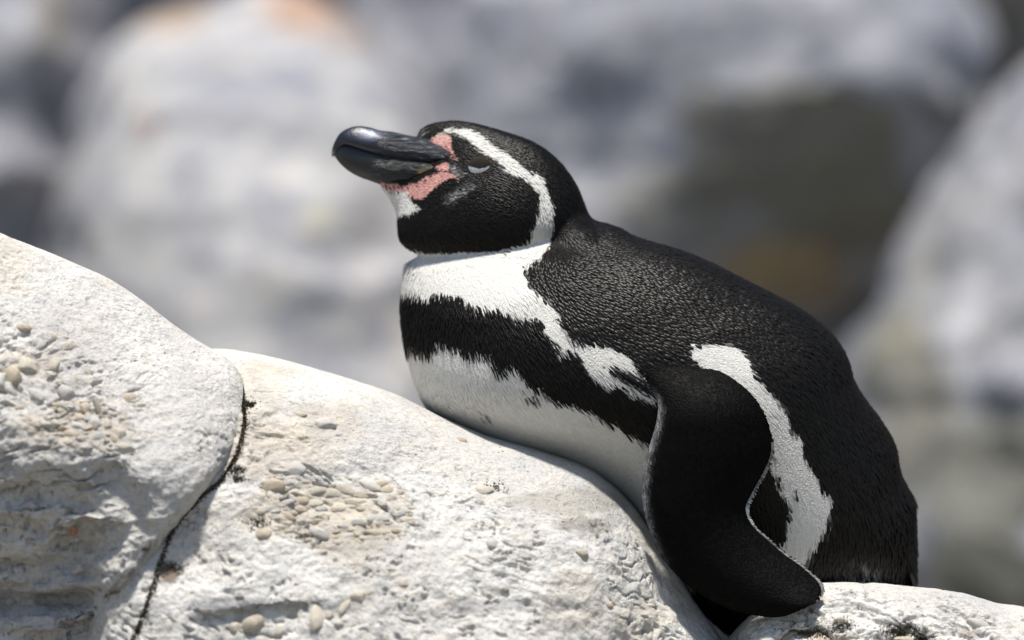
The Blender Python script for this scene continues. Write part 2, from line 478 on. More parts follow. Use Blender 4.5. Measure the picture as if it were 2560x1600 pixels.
bg(E_OUT, (2900, -100), 3.3, 0.3, 0.5, BACK_OLIVE, 0.04, 610, 'dark olive rock in the upper right corner', 0.0)
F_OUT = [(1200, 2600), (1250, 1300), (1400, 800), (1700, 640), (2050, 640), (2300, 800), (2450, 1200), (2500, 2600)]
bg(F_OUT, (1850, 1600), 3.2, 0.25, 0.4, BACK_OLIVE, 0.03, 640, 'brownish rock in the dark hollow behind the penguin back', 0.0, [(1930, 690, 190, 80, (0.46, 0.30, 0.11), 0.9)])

# cliff and ground
def cliff():
    nx, nz = 220, 120
    x = np.linspace(-9, 9, nx); z = np.linspace(-0.3, 4.2, nz)
    X, Z = np.meshgrid(x, z)
    X, Z = X.ravel(), Z.ravel()
    Y = 4.2 - 0.035 * X ** 2 + 0.10 * Z
    V = np.stack([X, Y, Z], 1)
    V[:, 1] -= 0.25 * fbm(V * 0.9, 5, 900) + 0.10 * ridged(V * np.array([1.2, 1, 3.0]), 3, 910)
    me = make_mesh('cliff', V, grid_faces(nz, nx, False))
    set_color(me, np.zeros((len(V), 4)))
    o = link('cliff', me, BACK_GREY)
    o['kind'] = 'structure'
cliff()

def ground():
    T = NT('sandy_gravel')
    co = T.n('ShaderNodeTexCoord').outputs['Object']
    c = T.ramp(T.noise(co, 1.4, 6, 0.6), [(0.3, (0.24, 0.22, 0.18)), (0.7, (0.40, 0.37, 0.32))])
    c = T.mix(T.ramp(T.noise(co, 90, 4, 0.7), [(0.4, (0.5,) * 3), (0.6, (0,) * 3)]), c, (0.15, 0.14, 0.12))
    T.l(c, T.b.inputs['Base Color'])
    T.b.inputs['Roughness'].default_value = 0.95
    T.l(T.bump(T.noise(co, 60, 6, 0.7), 0.02), T.b.inputs['Normal'])
    # fine near the stones, coarse out to the horizon
    g = np.concatenate([-np.geomspace(1500, 6.2, 24), np.linspace(-6, 6, 121), np.geomspace(6.2, 1500, 24)])
    X, Y = np.meshgrid(g, g)
    V = np.stack([X.ravel(), Y.ravel(), np.zeros(X.size)], 1)
    V[:, 2] = 0.03 * fbm(V * 1.3, 4, 950) * smooth01(-np.hypot(V[:, 0], V[:, 1]), -12, -4)
    me = make_mesh('ground', V, grid_faces(len(g), len(g), False))
    link('ground', me, T.m)['kind'] = 'structure'
ground()

# ------------------------------------------------------------------ pebbles set in the stone
def surface_tree(o):
    me = o.data
    V = coords(me) + np.array(o.location)
    F = np.empty(len(me.loops), dtype=np.int32)
    me.loops.foreach_get('vertex_index', F)
    return BVHTree.FromPolygons(V.tolist(), F.reshape(-1, 4).tolist())

def pebble_material(name, col):
    T = NT(name)
    co = T.n('ShaderNodeTexCoord').outputs['Object']
    oi = T.n('ShaderNodeObjectInfo').outputs['Random']
    c = T.ramp(T.noise(co, 2.2, 4, 0.6), [(0.3, tuple(x * 0.78 for x in col)), (0.7, col)])
    c = T.mix(T.math('MULTIPLY', oi, 0.25), c, (0.36, 0.35, 0.33))
    c = T.mix(T.ramp(T.noise(co, 9, 3, 0.7), [(0.36, (0.4,) * 3), (0.5, (0,) * 3)]), c, (0.2, 0.18, 0.15))
    T.l(c, T.b.inputs['Base Color'])
    T.b.inputs['Roughness'].default_value = 0.75
    T.l(T.bump(T.noise(co, 7, 5, 0.7), 0.0012, 0.8), T.b.inputs['Normal'])
    return T.m
PEB = [pebble_material('pebble_cream', (0.66, 0.59, 0.47)), pebble_material('pebble_grey', (0.63, 0.60, 0.54)), pebble_material('pebble_tan', (0.62, 0.52, 0.385))]

def icosphere(sub):
    import bmesh
    bm = bmesh.new()
    bmesh.ops.create_icosphere(bm, subdivisions=sub, radius=1.0)
    V = np.array([v.co[:] for v in bm.verts]); F = np.array([[v.index for v in f.verts] for f in bm.faces])
    bm.free()
    return V, F
ICO_V, ICO_F = icosphere(3)
PEB_MESH = []
for k in range(12):
    V = ICO_V * (1 + 0.20 * fbm(ICO_V * 0.9 + k * 9.1, 3, 700 + k) + 0.03 * fbm(ICO_V * 4 + k, 2, 720 + k))[:, None]
    pr = np.random.default_rng(300 + k)
    for _ in range(9):
        nn = pr.normal(0, 1, 3); nn /= np.linalg.norm(nn)
        dd = V @ nn - pr.uniform(0.55, 0.85)
        V = V - np.maximum(dd, 0)[:, None] * 0.85 * nn
    V = V * 1.12
    me = make_mesh('pebble', V, ICO_F)
    me.materials.append(PEB[k % 3])
    PEB_MESH.append(me)

def put_pebble(tree, owner, u, v, ru, rv, ang, mesh=None, sink=0.25, thick=0.75, name='pebble'):
    # photo unit position -> straight back onto the stone
    x, z = float(to_x(u, -0.1)), float(to_z(v, -0.1))
    hit = tree.ray_cast(Vector((x, -2, z)), Vector((0, 1, 0)))
    if hit[0] is None: return None
    p, n = hit[0], hit[1]
    n = (n + Vector((0, -0.5, 0.3))).normalized()
    me = mesh or PEB_MESH[int(rng.integers(len(PEB_MESH)))]
    o = bpy.data.objects.new(name, me)
    sc.collection.objects.link(o)
    t = Vector((math.cos(ang), 0, -math.sin(ang)))
    t = (t - n * t.dot(n)).normalized()
    b = n.cross(t)
    from mathutils import Matrix
    r = Matrix((t, b, n)).transposed()
    o.rotation_euler = r.to_euler()
    s = min(ru, rv) * thick * PX
    o.scale = (ru * PX * 0.9, rv * PX * 1.03, s)
    o.parent = owner
    o.location = p - n * (s * sink * 1.6) - Vector(owner.location)
    return o

mid_tree, left_tree, right_tree = surface_tree(mid), surface_tree(left), surface_tree(right)

def cluster(tree, owner, region, n, rlo, rhi, base_ang, avoid, sink=0.25):
    (cu, cv, su, sv, sk) = region
    placed = list(avoid)
    tries = 0
    k = 0
    while k < n and tries < n * 60:
        tries += 1
        a, r = rng.uniform(0, 2 * math.pi), math.sqrt(rng.uniform(0, 1))
        u = cu + su * r * math.cos(a); v = cv + sv * r * math.sin(a) + sk * (u - cu)
        rad = rng.uniform(rlo, rhi) * (1.25 - 0.55 * r)
        if any(abs(u - q[0]) / (rad + q[2]) * 0.8 + abs(v - q[1]) / (rad + q[2]) * 1.25 < 0.74 for q in placed): continue
        placed.append((u, v, rad))
        put_pebble(tree, owner, u, v, rad * rng.uniform(1.0, 1.55), rad * rng.uniform(0.55, 0.85), base_ang + rng.normal(0, 0.45), sink=sink + rng.uniform(-0.1, 0.3))
        k += 1
    return placed

big_mid = [(688, 1212, 26, 20, -0.2), (740, 1170, 27, 20, 0.0), (662, 1330, 22, 18, 0.3), (800, 1330, 27, 17, 0.35), (895, 1255, 34, 15, 0.1), (860, 1225, 30, 14, 0.2), (925, 1215, 30, 14, 0.5), (960, 1225, 26, 17, 0.2), (790, 1228, 30, 11, -0.25),
           (790, 1258, 28, 11, -0.1), (850, 1268, 34, 13, 0.05), (935, 1295, 42, 16, 0.15), (890, 1304, 30, 13, 0.05), (828, 1235, 26, 14, 0.1), (940, 1328, 26, 11, 0.05), (1210, 1226, 26, 17, -0.55), (808, 1062, 40, 19, -0.5), (748, 1036, 17, 10, -0.1),
           (1230, 1360, 22, 14, 0.1), (1458, 1383, 20, 12, 0.2), (798, 1530, 20, 34, 0.1), (868, 1505, 34, 10, -1.0), (850, 1547, 22, 15, 0.1), (828, 1528, 14, 12, 0.0), (640, 1545, 32, 24, -0.5), (705, 1568, 16, 13, 0.0), (1150, 1105, 14, 9, 0), (1525, 1512, 12, 10, 0.2), (950, 1212, 30, 12, -0.4),
           (600, 1555, 18, 15, 0), (905, 1480, 24, 18, -0.2)]
pl = []
for (u, v, a, b, ang) in big_mid:
    put_pebble(mid_tree, mid, u, v, a, b, ang, sink=0.12)
    pl.append((u, v, max(a, b) * 0.8))
pl = cluster(mid_tree, mid, (840, 1270, 200, 85, 0.05), 85, 9, 19, 0.1, pl)
pl = cluster(mid_tree, mid, (1180, 1260, 330, 150, 0.30), 26, 6, 12, 0.1, pl, 0.45)
pl = cluster(mid_tree, mid, (900, 1490, 420, 80, 0.0), 26, 7, 15, -0.3, pl, 0.45)
big_left = [(225, 1018, 18, 17, 0.4), (253, 1020, 12, 24, -0.3), (247, 1052, 18, 18, 0.0), (62, 818, 20, 12, 0.1), (178, 870, 18, 13, 0.2), (75, 915, 26, 22, 0.1), (140, 915, 20, 18, 0.0), (40, 945, 28, 26, 0.3), (15, 955, 20, 26, 0.1), (100, 985, 26, 14, 0.7), (205, 1062, 28, 13, 0.3),
            (130, 1060, 24, 11, 0.0), (280, 1060, 14, 16, 0.0), (260, 1090, 26, 12, 0.2), (230, 1095, 28, 10, 0.05), (310, 1080, 22, 18, 0.3), (320, 1115, 34, 14, 0.05), (210, 1040, 24, 11, 0.6), (140, 1145, 26, 12, 0.6), (175, 990, 22, 28, 0.1), (320, 995, 26, 17, -0.3)]
pl = []
for (u, v, a, b, ang) in big_left:
    put_pebble(left_tree, left, u, v, a, b, ang, sink=0.12)
    pl.append((u, v, max(a, b) * 0.8))
pl = cluster(left_tree, left, (225, 1065, 120, 62, 0.1), 55, 8, 16, 0.2, pl)
pl = cluster(left_tree, left, (110, 950, 150, 140, 0.2), 45, 8, 18, 0.2, pl, 0.45)
for (u, v, a, b, ang) in [(1980, 1600, 46, 24, 0.1), (2265, 1600, 26, 14, 0.2), (1975, 1562, 14, 9, 0), (2130, 1590, 16, 10, 0.1), (2455, 1565, 30, 16, 0.1)]:
    put_pebble(right_tree, right, u, v, a, b, ang, sink=0.2)

# the one orange stone on the left boulder
T = NT('orange_pebble')
T.l(T.ramp(T.noise(T.n('ShaderNodeTexCoord').outputs['Object'], 1.6, 3), [(0.3, (0.30, 0.12, 0.06)), (0.7, (0.48, 0.24, 0.13))]), T.b.inputs['Base Color'])
T.b.inputs['Roughness'].default_value = 0.6
ome = PEB_MESH[3].copy(); ome.materials.clear(); ome.materials.append(T.m)
op = put_pebble(left_tree, left, 196, 1322, 12, 13, 0, mesh=ome, sink=0.0, thick=0.9, name='orange_stone')
if op:
    w = Vector(op.location) + Vector(left.location)
    op.parent = None
    op.location = w
    tag(op, 'small round orange-brown stone lying on the shaded face of the left boulder', 'stone')

# ------------------------------------------------------------------ penguin
YP = 0.035
SK = (DIST + YP) / DIST
def px3(u, v, y=0.0):
    return np.stack([(np.asarray(u, float) - 1280) * PX * SK, np.asarray(y, float) * PX + YP, ZC + (800 - np.asarray(v, float)) * PX * SK], -1)
S_NEAR = (DIST + YP - 0.06) / DIST
def to_uv(P):
    return 1280 + P[:, 0] / (PX * S_NEAR), 800 - (P[:, 2] - ZC) / (PX * S_NEAR)

def loft(pairs, n, m, egg=0.0, sq=1.0):
    """pairs: (u0,v0,u1,v1,halfwidth): lower/front point, upper/back point, half width"""
    S = spline(pairs, n)
    ph = np.linspace(0, 2 * math.pi, m, endpoint=False)
    F, B, w = S[:, 0:2], S[:, 2:4], np.maximum(S[:, 4], 0.5)
    c, a = (F + B) / 2, (B - F) / 2
    cs, sn = np.cos(ph), np.sin(ph)
    wid = np.sign(sn) * np.abs(sn) ** sq * (1 - egg * cs)
    u = c[:, 0:1] + a[:, 0:1] * cs
    v = c[:, 1:2] + a[:, 1:2] * cs
    y = -w[:, None] * wid
    V = px3(u.ravel(), v.ravel(), y.ravel())
    Fc = grid_faces(n, m)
    # caps
    c0, c1 = V[:m].mean(0), V[-m:].mean(0)
    nV = len(V)
    V = np.vstack([V, c0, c1])
    j = np.arange(m); j2 = (j + 1) % m
    cap0 = np.stack([np.full(m, nV), j2, j, j], 1)[:, :3]
    base = (n - 1) * m
    cap1 = np.stack([np.full(m, nV + 1), base + j, base + j2], 1)
    tri = np.vstack([Fc[:, [0, 1, 2]], Fc[:, [0, 2, 3]], cap0, cap1])
    return V, tri

BODY = [(1130, 560, 1330, 480, 50), (1075, 628, 1455, 520, 66), (1024, 652, 1484, 549, 98), (1008, 692, 1535, 566, 152), (1002, 757, 1598, 596, 214), (1006, 830, 1695, 625, 275), (1018, 895, 1775, 657, 308), (1036, 960, 1854, 696, 335),
        (1066, 1018, 1932, 736, 352), (1130, 1062, 1992, 768, 364), (1250, 1115, 2051, 810, 370), (1400, 1160, 2090, 850, 370), (1520, 1225, 2117, 897, 364), (1610, 1325, 2134, 951, 350), (1680, 1435, 2162, 999, 330),
        (1760, 1530, 2198, 1047, 305), (1840, 1585, 2234, 1108, 278), (1930, 1575, 2251, 1183, 248), (2010, 1535, 2278, 1243, 214), (2090, 1510, 2285, 1312, 172), (2160, 1500, 2287, 1380, 124), (2225, 1498, 2288, 1450, 70), (2262, 1500, 2284, 1490, 20)]
HEAD = [(985, 440, 1040, 375, 14), (947, 455, 1043, 349, 24), (970, 492, 1049, 326, 36), (990, 530, 1072, 311, 44), (993, 562, 1102, 304, 56), (998, 594, 1142, 302, 78), (1018, 619, 1192, 310, 106), (1058, 640, 1252, 327, 132),
        (1116, 654, 1312, 347, 152), (1186, 664, 1360, 372, 164), (1262, 660, 1403, 410, 166), (1324, 638, 1439, 460, 154), (1370, 614, 1460, 508, 124), (1400, 600, 1474, 548, 70)]

NECK = [(1300, 430, 1415, 440, 70), (1320, 520, 1452, 508, 112), (1335, 600, 1480, 556, 140), (1330, 680, 1532, 592, 168), (1320, 740, 1592, 625, 158)]

def merge(parts):
    Vs, Fs, k = [], [], 0
    for V, F in parts:
        Vs.append(V); Fs.append(F + k); k += len(V)
    return np.vstack(Vs), np.vstack(Fs)

raw = make_mesh('raw', *merge([loft(BODY, 120, 96, 0.0, 0.92), loft(HEAD, 80, 80, 0.14, 0.70), loft(NECK, 40, 64, 0.0, 0.8)]))
tmp = bpy.data.objects.new('raw', raw)
sc.collection.objects.link(tmp)
md = tmp.modifiers.new('r', 'REMESH'); md.mode = 'VOXEL'; md.voxel_size = 0.0016
ms = tmp.modifiers.new('s', 'SMOOTH'); ms.factor = 0.5; ms.iterations = 14
dg = bpy.context.evaluated_depsgraph_get()
body_me = bpy.data.meshes.new_from_object(tmp.evaluated_get(dg))
bpy.data.objects.remove(tmp)
bpy.data.meshes.remove(raw)
body_me.polygons.foreach_set('use_smooth', np.ones(len(body_me.polygons), dtype=bool))
BV = coords(body_me)
body_me.calc_loop_triangles()
BT = np.empty(len(body_me.loop_triangles) * 3, dtype=np.int32)
body_me.loop_triangles.foreach_get('vertices', BT)
BT = BT.reshape(-1, 3)
body_tree = BVHTree.FromPolygons(BV.tolist(), BT.tolist())

# plumage pattern, measured on the bird's side
WHITE_HEAD = [(1060, 345), (1075, 338), (1092, 327), (1112, 316), (1142, 311), (1172, 317), (1196, 332), (1223, 356), (1255, 374), (1282, 395), (1312, 419), (1354, 434), (1359, 455), (1374, 484), (1384, 502), (1380, 529), (1388, 562), (1380, 598), (1364, 628), (1338, 652), (1304, 668), (1314, 696), (1321, 719), (1357, 752), (1388, 749),
              (1380, 775), (1400, 808), (1403, 825), (1423, 848), (1456, 858), (1502, 861), (1542, 878), (1575, 905), (1612, 950), (1640, 1013), (1588, 993), (1555, 977), (1529, 957), (1502, 960), (1476, 944), (1463, 931), (1466, 907), (1443, 894), (1430, 878), (1400, 884), (1390, 874), (1377, 845), (1350, 831), (1337, 798), (1301, 795), (1258, 788), (1231, 769),
              (1198, 765), (1175, 759), (1145, 742), (1102, 726), (1059, 732), (1026, 722), (980, 729), (960, 640), (1000, 612), (1035, 627), (1053, 628), (1098, 627), (1157, 627), (1217, 628), (1261, 622), (1291, 608), (1321, 584), (1336, 556), (1348, 514), (1348, 484), (1330, 460), (1312, 443), (1276, 431), (1255, 422), (1249, 404), (1229, 392), (1196, 371), (1172, 350), (1142, 330), (1115, 327), (1090, 336)]
WEDGE = [(1496, 917), (1516, 907), (1542, 921), (1582, 931), (1608, 957), (1625, 975), (1598, 977), (1568, 957), (1539, 944), (1516, 931)]
BELLY = [(960, 870), (1013, 881), (1023, 863), (1046, 884), (1069, 884), (1092, 855), (1125, 865), (1152, 884), (1185, 874), (1225, 891), (1234, 927), (1258, 924), (1281, 907), (1291, 941), (1324, 957), (1340, 974), (1373, 990), (1406, 1003), (1440, 1017), (1476, 1027), (1502, 1040), (1532, 1060), (1572, 1080), (1640, 1120), (1690, 1200), (1720, 1300), (1735, 1400), (1750, 1700), (1400, 1700), (900, 1200)]  # cut short at lower right: black there paints the shade below the flipper
FLANK = [(1713, 880), (1719, 861), (1751, 855), (1805, 861), (1856, 878), (1872, 916), (1905, 964), (1943, 1008), (1970, 1057), (2003, 1105), (2024, 1160), (2046, 1208), (2078, 1236), (2078, 1268), (2057, 1322), (2035, 1377), (2000, 1450), (1930, 1440), (1945, 1366), (1958, 1349), (1969, 1301), (1963, 1246), (1941, 1214), (1925, 1181), (1905, 1132), (1880, 1060), (1840, 980), (1780, 930), (1730, 905)]
CHIN = [(930, 450), (949, 462), (975, 474), (1014, 475), (1020, 490), (1034, 508), (1048, 523), (1010, 534), (993, 536), (960, 530)]
TAILW = [(2110, 1440), (2140, 1405), (2190, 1392), (2215, 1410), (2205, 1460), (2180, 1500), (2100, 1500)]
PINK_LOW = [(925, 445), (937, 457), (975, 473), (1014, 477), (1032, 496), (1056, 494), (1077, 473), (1103, 453), (1127, 442), (1152, 453), (1130, 432), (1115, 424), (1086, 428), (1060, 440), (1040, 455), (1000, 460)]
PINK_GAPE = [(1086, 410), (1115, 400), (1122, 412), (1118, 426), (1095, 422)]
PINK_TOP = [(1070, 350), (1078, 334), (1100, 328), (1121, 331), (1128, 346), (1125, 360), (1134, 383), (1148, 397), (1135, 398), (1120, 376), (1098, 360)]
SPOTS = [(1922, 1141, 7), (1944, 1195, 8), (1982, 1236, 8), (1200, 1032, 6), (1305, 985, 8), (1330, 998, 8)]
EYE_UV = (1199, 419)

BLACK, WHITE, PINK = 0, 1, 2
def pattern(u, v, jit):
    """class per point: 0 black, 1 white, 2 bare pink skin; plus a grey amount"""
    nz = fbm(np.stack([u / 26, v / 26, np.zeros_like(u)], 1), 3, 55) * jit
    nz2 = fbm(np.stack([u / 26, v / 26, np.zeros_like(u) + 7.7], 1), 3, 56) * jit
    U, W = u + nz, v + nz2
    c = np.zeros(len(u), int)
    headz = v < 640
    U = np.where(headz, u + nz * 0.35, U); W = np.where(headz, v + nz2 * 0.35, W)
    for poly in (WHITE_HEAD, BELLY, FLANK):
        c[inside(poly, U, W)] = WHITE
    c[inside(CHIN, U, W)] = WHITE
    c[inside(WEDGE, U, W)] = BLACK
    for (su, sv, r) in SPOTS:
        c[np.hypot((U - su), (W - sv) * 0.8) < r] = BLACK
    pk = inside(PINK_LOW, u, v) | inside(PINK_GAPE, u, v) | inside(PINK_TOP, u, v)
    c[pk] = PINK
    grey = np.zeros(len(u))
    grey = np.maximum(grey, 0.5 * np.exp(-(segdist([(1116, 498), (1140, 482), (1172, 461)], u, v) / 10) ** 2))
    grey = np.maximum(grey, 0.55 * np.exp(-(segdist([(1126, 415), (1136, 424), (1145, 432)], u, v) / 8) ** 2))
    grey = np.maximum(grey, 0.5 * np.exp(-(segdist([(1045, 337), (1050, 322)], u, v) / 5) ** 2))
    grey = np.maximum(grey, 0.45 * np.exp(-(((u - 2165) / 48) ** 2 + ((v - 1435) / 38) ** 2)))
    return c, grey

def plume_color(c, grey, n):
    k = rng.random(n)
    col = np.empty((n, 3))
    bl = np.array([0.0054, 0.0047, 0.0037])[None] * (0.65 + 0.8 * k[:, None])
    wh = np.array([0.61, 0.595, 0.55])[None] * (0.88 + 0.14 * k[:, None])
    g = (grey * 1.5 * rng.random(n) ** 1.5)[:, None]
    bl = bl * (1 - g) + np.array([0.45, 0.44, 0.43]) * g
    col[:] = bl
    col[c == WHITE] = wh[c == WHITE]
    pk = np.array([0.52, 0.22, 0.20])
    col[c == PINK] = pk
    return col

bu, bv = to_uv(BV)
bc, bg_ = pattern(bu, bv, 10)
bcol = plume_color(bc, bg_ * 0.6, len(BV))
pn = fbm(BV * 700, 3, 61)[:, None]
bcol = np.where((bc == PINK)[:, None], np.array([0.46, 0.235, 0.205]) * (1 + 0.3 * pn) + np.array([0.06, 0.06, 0.05]) * smooth01(-bv, -360, -340)[:, None], bcol)
set_color(body_me, bcol)

def plumage_material(name, rough=0.5):
    T = NT(name)
    at = T.n('ShaderNodeAttribute', attribute_name='tint')
    T.l(at.outputs['Color'], T.b.inputs['Base Color'])
    T.b.inputs['Roughness'].default_value = rough
    T.b.inputs['Specular IOR Level'].default_value = 0.13
    return T
skin_T = plumage_material('bird_skin', 0.55)
co = skin_T.n('ShaderNodeTexCoord').outputs['Object']
v1 = skin_T.n('ShaderNodeTexVoronoi'); v1.inputs['Scale'].default_value = 750
skin_T.l(co, v1.inputs['Vector'])
skin_T.l(skin_T.bump(v1.outputs['Distance'], 0.0008, 0.7), skin_T.b.inputs['Normal'])
FEATHER = plumage_material('feathers', 0.36).m
FLIP_F = plumage_material('flipper_feathers', 0.5)
FLIP_F.b.inputs['Specular IOR Level'].default_value = 0.06
FLIP_F = FLIP_F.m

root = bpy.data.objects.new('penguin', None)
sc.collection.objects.link(root)
RL = px3(1450, 1150, 0)
root.location = RL
tag(root, 'black and white penguin lying on its belly on the pale boulder, bill to the left', 'penguin')
body_me.name = 'body'
V0 = BV - RL
set_coords(body_me, V0)
body_me.materials.clear()
body = link('body', body_me, skin_T.m, root)

# --- feathers: every one a small curved blade
GUIDES = np.array([(1060, 325, 1, -0.5), (1120, 305, 1, -0.05), (1250, 330, 1, 0.35), (1380, 390, 0.7, 0.8), (1450, 480, 0.45, 1), (1500, 600, 0.85, 0.6), (1150, 350, 0.9, 0.45), (1280, 430, 0.75, 0.75), (1360, 500, 0.2, 1), (1350, 600, -0.2, 1),
    (1080, 510, 0.75, -0.15), (1150, 500, 0.9, 0.0), (1250, 520, 0.9, 0.35), (1020, 560, 0.5, 0.75), (1120, 590, 0.8, 0.5), (1250, 600, 0.7, 0.6), (985, 500, 0.5, 0.9), (1200, 380, 0.85, 0.5), (1100, 650, 0.25, 0.95), (1020, 680, 0.1, 1), (1250, 710, 0.5, 0.85), (1020, 800, 0.08, 1), (1150, 850, 0.4, 0.9), (1050, 950, 0.25, 1),
    (1250, 1000, 0.55, 0.85), (1450, 1080, 0.62, 0.78), (1380, 880, 0.6, 0.8), (1600, 1200, 0.6, 0.8), (1500, 700, 0.8, 0.55), (1700, 680, 0.9, 0.45), (1600, 820, 0.85, 0.5), (1850, 750, 0.85, 0.55), (1780, 890, 0.95, 0.25), (1900, 1000, 0.6, 0.8), (2000, 900, 0.65, 0.75), (2100, 950, 0.45, 0.9), (2000, 1200, 0.3, 0.95), (2150, 1150, 0.3, 0.95), (2230, 1200, 0.25, 1), (2250, 1400, 0.05, 1), (2050, 1400, -0.1, 1), (2150, 1450, 0.35, 0.9)], float)
def flow(u, v):
    d2 = (u[:, None] - GUIDES[None, :, 0]) ** 2 + (v[:, None] - GUIDES[None, :, 1]) ** 2
    w = 1 / (d2 + 900) ** 1.6
    w /= w.sum(1, keepdims=True)
    return w @ GUIDES[:, 2], w @ GUIDES[:, 3]

def scatter(n):
    a, b, c = BV[BT[:, 0]], BV[BT[:, 1]], BV[BT[:, 2]]
    cr = np.cross(b - a, c - a)
    ar = np.linalg.norm(cr, axis=1)
    i = rng.choice(len(BT), n, p=ar / ar.sum())
    r1 = np.sqrt(rng.random(n))[:, None]; r2 = rng.random(n)[:, None]
    P = (1 - r1) * a[i] + r1 * (1 - r2) * b[i] + r1 * r2 * c[i]
    N = BN[BT[i, 0]] + BN[BT[i, 1]] + BN[BT[i, 2]]
    return P, N / np.linalg.norm(N, axis=1, keepdims=True)
BN = normals(body_me)

def thin(P, rad):
    """keep points no closer than their own radius (dart throwing on a hash grid)"""
    cell = rad.max()
    keep, grid = [], {}
    K = np.floor(P / cell).astype(int)
    Pl, Kl, Rl = P.tolist(), K.tolist(), (rad ** 2).tolist()
    nb = [(x, y, z) for x in (-1, 0, 1) for y in (-1, 0, 1) for z in (-1, 0, 1)]
    for i in range(len(Pl)):
        p, k, r2 = Pl[i], Kl[i], Rl[i]
        ok = True
        for dx, dy, dz in nb:
            for q in grid.get((k[0] + dx, k[1] + dy, k[2] + dz), ()):
                if (p[0] - q[0]) ** 2 + (p[1] - q[1]) ** 2 + (p[2] - q[2]) ** 2 < r2:
                    ok = False; break
            if not ok: break
        if ok:
            grid.setdefault(tuple(k), []).append(p)
            keep.append(i)
    return np.array(keep)

def blades(P, N, D, L, W, lift, sag, col, tipcol=None):
    """feather blades: 3 rows of 3 and a tip"""
    n = len(P)
    D = D - N * (D * N).sum(1, keepdims=True)
    D /= np.linalg.norm(D, axis=1, keepdims=True) + 1e-12
    B = np.cross(N, D)
    rows = [(0.0, 0.55), (0.42, 1.0), (0.78, 0.82)]
    out = np.empty((n, 10, 3))
    cc = np.empty((n, 10, 3))
    k = 0
    for (x, wf) in rows:
        for s in (-1, 0, 1):
            h = -0.00025 + lift * L * x - sag * L * x * x + (0.20 * W if s == 0 else 0)
            out[:, k] = P + D * (L * x)[:, None] + B * (0.5 * s * W * wf)[:, None] + N * h[:, None]
            cc[:, k] = col
            k += 1
    h = -0.00025 + lift * L - sag * L
    out[:, 9] = P + D * L[:, None] + N * h[:, None]
    cc[:, 9] = col if tipcol is None else tipcol
    f = np.array([(0, 1, 4), (0, 4, 3), (1, 2, 5), (1, 5, 4), (3, 4, 7), (3, 7, 6), (4, 5, 8), (4, 8, 7), (6, 7, 9), (7, 8, 9)])
    F = (f[None] + (np.arange(n) * 10)[:, None, None]).reshape(-1, 3)
    return out.reshape(-1, 3), F, cc.reshape(-1, 3)

P, N = scatter(620000)
u, v = to_uv(P)
jit_u, jit_v = rng.normal(0, 4.5, len(u)), rng.normal(0, 4.5, len(u))
jw = np.where(v < 640, 0.45, 1.0)
cls, gry = pattern(u + jit_u * jw, v + jit_v * jw, 11)
near = P[:, 1] < YP + 0.035
head = (v < 640) & (u < 1490 - 0.25 * np.maximum(0, v - 480))
rump = smooth01(v + 0.5 * u, 2250, 2450)
rad = np.where(head, 0.0011, np.where(cls == WHITE, 0.00125, 0.0016))
band = (cls == BLACK) & (~head) & ((v > 720 + (u - 1000) * 0.28) & (u < 1640) & (v > 800 + (u - 1350) * 0.5))
rad = np.where(band, 0.0014, rad)
rad = np.where(near, rad, rad * 1.7)
ok = cls != PINK
ok &= ~((np.hypot((u - EYE_UV[0]) / 28, (v - EYE_UV[1]) / 21) < 1) & head)
# nothing on top of the bill root
ok &= ~(inside([(900, 300), (1038, 340), (1098, 357), (1121, 382), (1118, 400), (1086, 425), (1053, 447), (1030, 460), (940, 452)], u, v))
idx = np.where(ok)[0]
kp = idx[thin(P[idx], rad[idx])]
P, N, u, v, cls, gry, head, band, near, rump = (a[kp] for a in (P, N, u, v, cls, gry, head, band, near, rump))
n = len(P)
fu, fv = flow(u, v)
D = np.stack([fu, np.zeros(n), -fv], 1) + rng.normal(0, 0.10, (n, 3))
face = smooth01(-u, -1260, -1080) * head
L = np.where(head, 0.0046 - 0.0016 * face, np.where((cls == WHITE) | band, 0.0075, 0.0054 + 0.006 * rump)) * rng.uniform(0.8, 1.2, n)
W = np.where(head, 0.0010, np.where((cls == WHITE) | band, 0.0010, 0.0020)) * rng.uniform(0.85, 1.15, n)
L = np.where(head & (v > 565) & (cls == BLACK), L * 1.6, L)
L = np.where(near, L, L * 1.3); W = np.where(near, W, W * 1.7)
lift = np.where(head, 0.17, np.where(cls == WHITE, 0.06, 0.19)) * rng.uniform(0.7, 1.3, n)
sag = np.where((cls == WHITE) & ~head, 0.05, 0.07)
collar = (cls == WHITE) & (u > 1130) & (u < 1420) & (v > 610) & (v < 830)
lift = np.where(collar, lift * 1.0, lift)
wf = np.zeros(n)
for q in range(7):
    jw = np.where(v < 640, 0.7, 1.0)
    cq, _ = pattern(u + rng.normal(0, 6.5, n) * jw, v + rng.normal(0, 6.5, n) * jw, 11)
    wf += (cq == WHITE) / 7.0
wf = np.where(cls == PINK, 0, wf)
cb, cw = plume_color(np.zeros(n, int), gry, n), plume_color(np.ones(n, int), gry, n)
wk = smooth01(0.72 * wf + 0.28 * (cls == WHITE), 0.25, 0.95)[:, None] ** 1.6
pc = cb * (1 - wk) + cw * wk
stray = (rng.random(n) < 0.012) & (cls == WHITE) & (v > 700) & (wf < 0.999)
pc[stray] *= 0.08
dors = (cls == BLACK) & ~head & ~band
tipc = np.where(dors[:, None] & (wk < 0.02), pc * 3.0 + 0.003, pc)  # lighter tips paint a small highlight onto each dorsal feather
fp, ff, fc = blades(P, N, D, L, W, lift, sag, pc, tipc)
plum = make_mesh('plumage', fp - RL, ff, True, fc)
pl_o = link('plumage', plum, FEATHER, root)
pl_o['kind'] = 'stuff'

